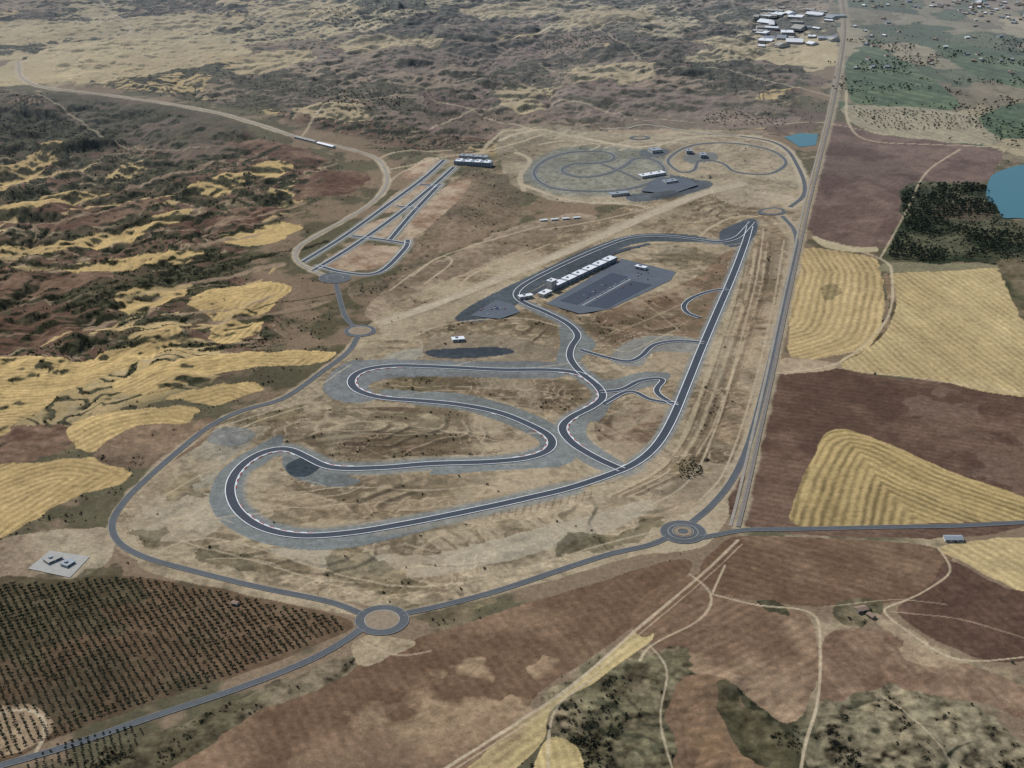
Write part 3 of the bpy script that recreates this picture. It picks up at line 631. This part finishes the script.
# ---------- buildings ----------
def box(name,cx,cy,cz,sx,sy,sz,m,parent,rot=0):
    v=[(x*sx/2,y*sy/2,z*sz/2) for x in(-1,1) for y in(-1,1) for z in(-1,1)]
    fs=[(0,1,3,2),(4,6,7,5),(0,4,5,1),(2,3,7,6),(0,2,6,4),(1,5,7,3)]
    me=bpy.data.meshes.new(name);me.from_pydata(v,[],fs);me.materials.append(m)
    o=bpy.data.objects.new(name,me);scene.collection.objects.link(o);o.location=(cx,cy,cz);o.rotation_euler=(0,0,rot);o.parent=parent;return o
def building(name,a,b,depth,height,wm=M_wall,rm=M_roofw,storeys=2,gable=False,sections=1,gap=1.5):
    pa,pb=W([a,b]);d=pb-pa;L=float(np.hypot(*d));ang=math.atan2(d[1],d[0]);c=(pa+pb)/2
    e=empty(name);e.location=(c[0],c[1],float(ground(c[0],c[1]))-0.5);e.rotation_euler=(0,0,ang)
    box('walls',0,0,height/2,L,depth,height,wm,e)
    for s in range(storeys):
        zz=height*(s+0.58)/storeys
        nb=max(2,min(14,int(L/9)))
        for side_ in(-1,1):
            for k in range(nb):
                box('window',-L/2+(k+0.5)*L/nb,side_*(depth/2+0.02),zz,L/nb*0.7,0.16,height/storeys*0.42,M_glass,e)
    box('door',L*0.1,-(depth/2+0.12),1.4,3,0.2,2.8,M_glass,e)
    if gable:
        v=[(-L/2-.5,-depth/2-.6,height),(L/2+.5,-depth/2-.6,height),(L/2+.5,depth/2+.6,height),(-L/2-.5,depth/2+.6,height),(-L/2-.5,0,height+depth*0.16),(L/2+.5,0,height+depth*0.16)]
        me=bpy.data.meshes.new('roof');me.from_pydata(v,[],[(0,1,5,4),(3,4,5,2),(0,4,3),(1,2,5),(0,3,2,1)]);me.materials.append(rm)
        o=bpy.data.objects.new('roof',me);scene.collection.objects.link(o);o.parent=e
    else:
        for k in range(sections):
            sl=L/sections
            box('roof',-L/2+(k+0.5)*sl,0,height+0.4,sl-(gap if sections>1 else -1.5),depth+2,0.8,rm,e)
            box('roof_plant',-L/2+(k+0.4)*sl,depth*0.1,height+1.8,min(6,sl*0.3),min(4,depth*.3),2,M_roofg,e)
    return e
building('pit_building',(553,289),(614,260),20,11,wm=M_roofg,sections=6,gap=9)
building('control_tower',(549,291),(554,288.6),14,24,storeys=5)
building('hospitality_building',(541,297),(549,293),16,8,rm=M_roofw)
building('grandstand_building',(519,299),(532,297),12,7)
building('paddock_building',(636,268),(646,270),12,7,rm=M_roofw)
building('office_building',(455,163),(492,165),30,13,wm=M_roofg,rm=M_roofw,storeys=3,sections=4,gap=12)
building('office_building',(460,159),(488,161),22,18,wm=M_wall,rm=M_roofg,storeys=4,sections=3)
building('kart_building',(640,178),(664,174),22,8,rm=M_roofw,sections=3)
building('kart_building',(664,184),(676,182),22,8,rm=M_roofg,sections=2)
building('warehouse',(650,152),(660,151),34,9,rm=M_roofg)
building('warehouse',(700,157),(706,157),30,10,wm=M_roofg,rm=M_roofg)
building('warehouse',(686,153),(692,153),26,10,wm=M_roofg,rm=M_roofg)
building('warehouse',(610,196),(628,194),20,7,rm=M_roofg)
building('storage_building',(944,540),(962,540),14,5,wm=M_wall,rm=M_roofg,gable=True,storeys=1)
building('substation_building',(46,563),(60,557),16,4,rm=M_conc,storeys=1)
building('substation_building',(64,567),(72,562),14,4,rm=M_roofg,storeys=1)
building('farmhouse',(856,612),(866,610),12,5,wm=M_stone,rm=M_tile,gable=True,storeys=1)
building('farmhouse',(868,615),(874,619),8,4,wm=M_stone,rm=M_tile,gable=True,storeys=1)
building('farm_shed',(232,604),(238,605),7,4,wm=M_wall,rm=M_tile,gable=True,storeys=1)
building('storage_building',(452,341),(464,340),14,6,rm=M_roofw,storeys=1)
for k in range(4): building('storage_building',(540+k*11,221-k*.8),(547+k*11,220.4-k*.8),9,4,rm=M_roofw,storeys=1,gable=True)
building('warehouse',(296,138),(316,143),14,6,rm=M_conc,gable=True,storeys=1)
building('warehouse',(318,144),(334,148),14,6,rm=M_roofw,gable=True,storeys=1)
for k in range(46):
    x=rng.uniform(752,836);y=rng.uniform(8,44)-(x-762)*0.03
    l=rng.uniform(4,18)
    if x+l>840: l=4
    building('factory_building',(x,y),(x+l,y+rng.uniform(0,1.5)),rng.uniform(20,80),9,rm=[M_roofw,M_roofg,M_conc,M_conc,M_roofw][k%5],gable=(k%2==0),storeys=1)
for k in range(130):
    if k%4==0: x=rng.uniform(850,1020);y=rng.uniform(18,75)
    elif k%4==1: x=rng.uniform(850,950);y=rng.uniform(-6,8)
    else: x=rng.uniform(950,1026);y=rng.uniform(-6,26)*(0.4+0.6*(x-940)/86)
    building('village_house',(x,y),(x+rng.uniform(2,5),y+rng.uniform(-.6,.6)),rng.uniform(10,28),7,rm=[M_tile,M_conc,M_roofw,M_tile,M_roofg][k%5],gable=True,storeys=1)
# ---------- cars ----------
def car_mesh(m):
    prof=[(-2.2,.35),(2.2,.35),(2.25,.8),(1.2,.95),(0.6,1.45),(-1.2,1.5),(-1.9,1.0),(-2.25,.9)]
    v=[];f=[]
    for s in(-.88,.88):
        for x,z in prof: v.append((x,s*(0.85 if z>1.2 else 1),z))
    n=len(prof);f.append(tuple(range(n))[::-1]);f.append(tuple(range(n,2*n)))
    for i in range(n): j=(i+1)%n;f.append((i,j,n+j,n+i))
    mi=[0,0]+[1 if i in(3,5) else 0 for i in range(n)]
    for wx in(-1.4,1.4):
        for s in(-.85,.85):
            b0=len(v)
            for y in(-.12,.12):
                for a in range(8): v.append((wx+.34*math.cos(a*math.pi/4),s+y,.34+.34*math.sin(a*math.pi/4)))
            f.append(tuple(range(b0,b0+8)));f.append(tuple(range(b0+15,b0+7,-1)));mi+=[2,2]
            for a in range(8): j=(a+1)%8;f.append((b0+a,b0+j,b0+8+j,b0+8+a));mi.append(2)
    me=bpy.data.meshes.new('parked_car');me.from_pydata(v,[],f)
    for q in(m,M_glass,M_tyre): me.materials.append(q)
    me.polygons.foreach_set('material_index',mi);return me
CM=[car_mesh(m) for m in M_car]
for k in range(60):
    if k<30: x=rng.uniform(575,650);y=300-(x-575)*0.33+rng.uniform(-6,6)
    elif k<45: x,y=rng.uniform(480,506),rng.uniform(306,315)
    else: x,y=rng.uniform(656,684),rng.uniform(182,190)
    p=W([(x,y)])[0];o=bpy.data.objects.new('parked_car',CM[k%4]);scene.collection.objects.link(o)
    o.location=(p[0],p[1],float(ground(*p))+1.0);o.rotation_euler=(0,0,rng.choice([0.9,2.5])+rng.normal()*0.05)
# ---------- vegetation ----------
def tree_tpl(nq,rad,hgt_,trunk,seed,flat=0.8,leaf=0.55):
    r=np.random.default_rng(seed);v=[];f=[]
    lobes=[(r.normal(0,.35*rad),r.normal(0,.35*rad),hgt_*(0.6+0.25*r.random()),rad*(0.5+0.3*r.random())) for _ in range(4)]
    for q_ in range(nq):
        lx,ly,lz,lr=lobes[q_%4];d=r.normal(size=3);d/=np.linalg.norm(d);d[2]=abs(d[2])*1.0-0.25
        c=np.array([lx,ly,lz])+d*lr*np.array([1,1,flat])*(0.7+0.4*r.random())
        n_=d+r.normal(size=3)*0.4;n_/=np.linalg.norm(n_);t=np.cross(n_,[0,0,1.01]);t/=np.linalg.norm(t)+1e-6;b_=np.cross(n_,t)
        s=leaf*rad*(0.6+0.5*r.random())
        for a,bb in((-1,-1),(1,-1),(1,1),(-1,1)): v.append(c+t*a*s*.5+b_*bb*s*.5)
        k=len(v)-4;f.append((k,k+1,k+2,k+3))
    shade=[]
    for i in range(nq):
        g_=0.6+0.8*r.random();shade+=[g_]*4
    if trunk:
        k=len(v)
        for z,rr in((0,.09),(hgt_*.6,.04)):
            for a in range(4): v.append(np.array([rad*rr*math.cos(a*1.571),rad*rr*math.sin(a*1.571),z]))
        for a in range(4): f.append((k+a,k+(a+1)%4,k+4+(a+1)%4,k+4+a))
        for li in range(3):
            lx,ly,lz,_=lobes[li];k2=len(v)
            for q2 in((-.05*rad,0,hgt_*.4),(.05*rad,0,hgt_*.4),(lx+.02,ly,lz),(lx-.02,ly,lz)): v.append(np.array(q2))
            f.append((k2,k2+1,k2+2,k2+3))
    shade+= [1.2]*(len(v)-len(shade))
    return np.array(v),np.array(f),np.array(shade)
def scatter(name,tpls,P,scales,col,cv=0.25):
    if len(P)==0:return
    rr=np.random.default_rng(len(P));sel=rr.integers(0,len(tpls),len(P));zz=ground(P[:,0],P[:,1])-0.2
    V=[];Fs=[];Cs=[];base=0
    for t,(v,f,sh) in enumerate(tpls):
        q_=np.where(sel==t)[0]
        if len(q_)==0: continue
        a=rr.random(len(q_))*6.283;c_,s_=np.cos(a),np.sin(a);sc_=scales[q_]
        x=(v[None,:,0]*c_[:,None]-v[None,:,1]*s_[:,None])*sc_[:,None]+P[q_,0][:,None]
        y=(v[None,:,0]*s_[:,None]+v[None,:,1]*c_[:,None])*sc_[:,None]+P[q_,1][:,None]
        z=v[None,:,2]*sc_[:,None]+zz[q_][:,None]
        V.append(np.stack([x,y,z],-1).reshape(-1,3))
        Fs.append((f[None]+(np.arange(len(q_))*len(v))[:,None,None]).reshape(-1,4)+base);base+=len(q_)*len(v)
        tint=1+cv*(rr.random(len(q_))-0.5)*2
        cc=np.array(col)[None,None,:]*(tint[:,None]*sh[None,:])[...,None];Cs.append(cc.reshape(-1,3))
    me=bpy.data.meshes.new(name);mk(me,np.vstack(V),np.vstack(Fs),np.vstack(Cs));me.materials.append(M_leaf)
    o=bpy.data.objects.new(name,me);scene.collection.objects.link(o)
def inpoly(P,px,smooth=True):
    w=W(catmull(px,True,5) if smooth else px);ins=np.zeros(len(P),bool);x,y=P[:,0],P[:,1]
    for a,b in zip(w,np.roll(w,-1,0)):
        if a[1]==b[1]: continue
        ins^=((a[1]>y)!=(b[1]>y))&(x<(b[0]-a[0])*(y-a[1])/(b[1]-a[1])+a[0])
    return ins
OL=[tree_tpl(34,2.6,3.6,True,s) for s in range(4)]
PN=[tree_tpl(30,3.2,8,True,s+20,flat=1.5) for s in range(3)]
BU=[tree_tpl(12,1.6,1.6,False,s+40,leaf=0.8) for s in range(4)]
def grid_pts(px,sx,sy,rot,jit=0.5,drop=0.05):
    w=W(px);c=w.mean(0);R=max(np.ptp(w[:,0]),np.ptp(w[:,1]))
    a,b=np.meshgrid(np.arange(-R,R,sx),np.arange(-R,R,sy));a=a.ravel()+rng.normal(0,jit,a.size);b=b.ravel()+rng.normal(0,jit,b.size)
    P=np.stack([c[0]+a*math.cos(rot)-b*math.sin(rot),c[1]+a*math.sin(rot)+b*math.cos(rot)],1)
    P=P[inpoly(P,px)];return P[rng.random(len(P))>drop]
P=grid_pts([(-20,600),(60,584),(130,579),(190,588),(260,602),(342,621),(320,638),(240,670),(150,700),(60,734),(-20,752)],9.5,9.5,0.55,jit=.5,drop=.06)
gr=fbm(P[:,0],P[:,1],120,91,3)
scatter('olive_grove',OL,P,0.5+0.8*gr+0.3*rng.random(len(P)),(0.044,0.052,0.026))
P=grid_pts([(50,748),(120,728),(145,735),(110,768),(30,775)],9,9,0.4);scatter('olive_grove',OL,P,0.6+0.3*rng.random(len(P)),(0.05,0.055,0.032))
for px,sx in [([(320,98),(380,96),(400,110),(340,116)],24),([(700,108),(760,110),(790,122),(720,124)],24),([(300,10),(380,8),(420,18),(330,24)],30),([(540,38),(600,34),(620,46),(550,50)],26),([(860,108),(950,114),(980,128),(880,126)],20)]:
    P=grid_pts(px,sx,sx,0.3,4,drop=.25);scatter('olive_grove',OL,P,0.9+0.5*rng.random(len(P)),(0.055,0.06,0.04))
def rnd(px,n):
    w=W(px);P=np.stack([rng.uniform(w[:,0].min(),w[:,0].max(),n),rng.uniform(w[:,1].min(),w[:,1].max(),n)],1);return P[inpoly(P,px)]
P=rnd([(905,190),(950,186),(986,190),(996,215),(1020,228),(1034,238),(1030,266),(1000,262),(890,258),(890,250),(902,222)],5200)
nn=fbm(P[:,0],P[:,1],120,95,3);P=P[(nn>0.46)|(rng.random(len(P))<.12)];scatter('pine_wood',PN,P,0.7+0.6*rng.random(len(P)),(0.036,0.048,0.032))
P=rnd([(846,40),(1030,40),(1030,150),(850,110)],3000);nn=fbm(P[:,0],P[:,1],160,96,3);P=P[nn>0.53];scatter('distant_trees',PN,P,0.8+0.7*rng.random(len(P)),(0.044,0.056,0.042))
P=rnd([(676,466),(698,459),(704,474),(682,480)],160);scatter('pine_wood',PN,P,0.3+0.3*rng.random(len(P)),(0.032,0.044,0.026))
# scrub bushes where land cover is scrub
Cg=gry.reshape(NR,NC);Fg=FIELD.reshape(NR,NC);Pg=PAVE.reshape(NR,NC)
n=260000
yy=1150+(7200-1150)*rng.random(n)**1.35;uu=rng.uniform(-.5,.5,n);xx=uu*yy
j=np.clip(np.searchsorted(rows,yy),0,NR-1);i=np.clip(np.searchsorted(us,uu),0,NC-1)
cl=fbm(xx,yy,34,98,3)
open_=(~Fg[j,i])&(~Pg[j,i])
k=open_&(((Cg[j,i]<0.075)&(cl>0.46))|((Cg[j,i]<0.14)&(cl>0.56)&(rng.random(n)<0.5))|((rng.random(n)<0.015)&(cl>.5)))
k|=(Fg[j,i])&(Cg[j,i]<0.05)&(cl>0.52)&(bil(AMP,xx,yy)>14)
pd=np.stack([xx[k],yy[k]],1)
allw=[path(v,step=10) for v in list(ROADS.values())+[NWROAD,RAIL,T_MAIN,T_PIT,T_INNER,T_IN2,T_LINK,T_LINK2,KART,KART2]+TECH]
cells=set()
for w in allw:
    for a,b in w:
        for dx_ in(-1,0,1):
            for dy_ in(-1,0,1): cells.add((int(a//14)+dx_,int(b//14)+dy_))
ok=np.array([(int(a//14),int(b//14)) not in cells for a,b in pd])
for px,sm in SHEETPOLY: ok&=~inpoly(pd,px,sm)
pd=pd[ok];rng.shuffle(pd);pd=pd[:46000]
print('bushes',len(pd))
scatter('scrub',BU,pd,0.45+1.2*rng.random(len(pd))**2.4,(0.046,0.048,0.029),0.35)
# ---------- light, world, camera ----------
az=math.radians(-40);el=math.radians(44)
sd=Vector((math.sin(az)*math.cos(el),math.cos(az)*math.cos(el),math.sin(el)))
L=bpy.data.lights.new('sun','SUN');L.energy=3.9;L.angle=math.radians(0.5);L.color=(1,0.975,0.935)
so=bpy.data.objects.new('sun',L);scene.collection.objects.link(so);so.rotation_euler=(-sd).to_track_quat('-Z','Y').to_euler()
wd=bpy.data.worlds.new('World');scene.world=wd;wd.use_nodes=True
bg=wd.node_tree.nodes['Background'];sk=wd.node_tree.nodes.new('ShaderNodeTexSky');sk.sky_type='NISHITA';sk.sun_disc=False;sk.sun_elevation=el;sk.sun_rotation=az
wd.node_tree.links.new(sk.outputs[0],bg.inputs[0]);bg.inputs[1].default_value=0.10
cam=bpy.data.cameras.new('camera');cam.sensor_width=36;cam.lens=F/1024*36;cam.clip_start=5;cam.clip_end=120000
co_=bpy.data.objects.new('camera',cam);scene.collection.objects.link(co_);co_.location=(0,0,H);co_.rotation_euler=(math.radians(90)-PITCH,0,0)
scene.camera=co_
scene.view_settings.view_transform='Standard';scene.view_settings.look='None';scene.view_settings.exposure=0
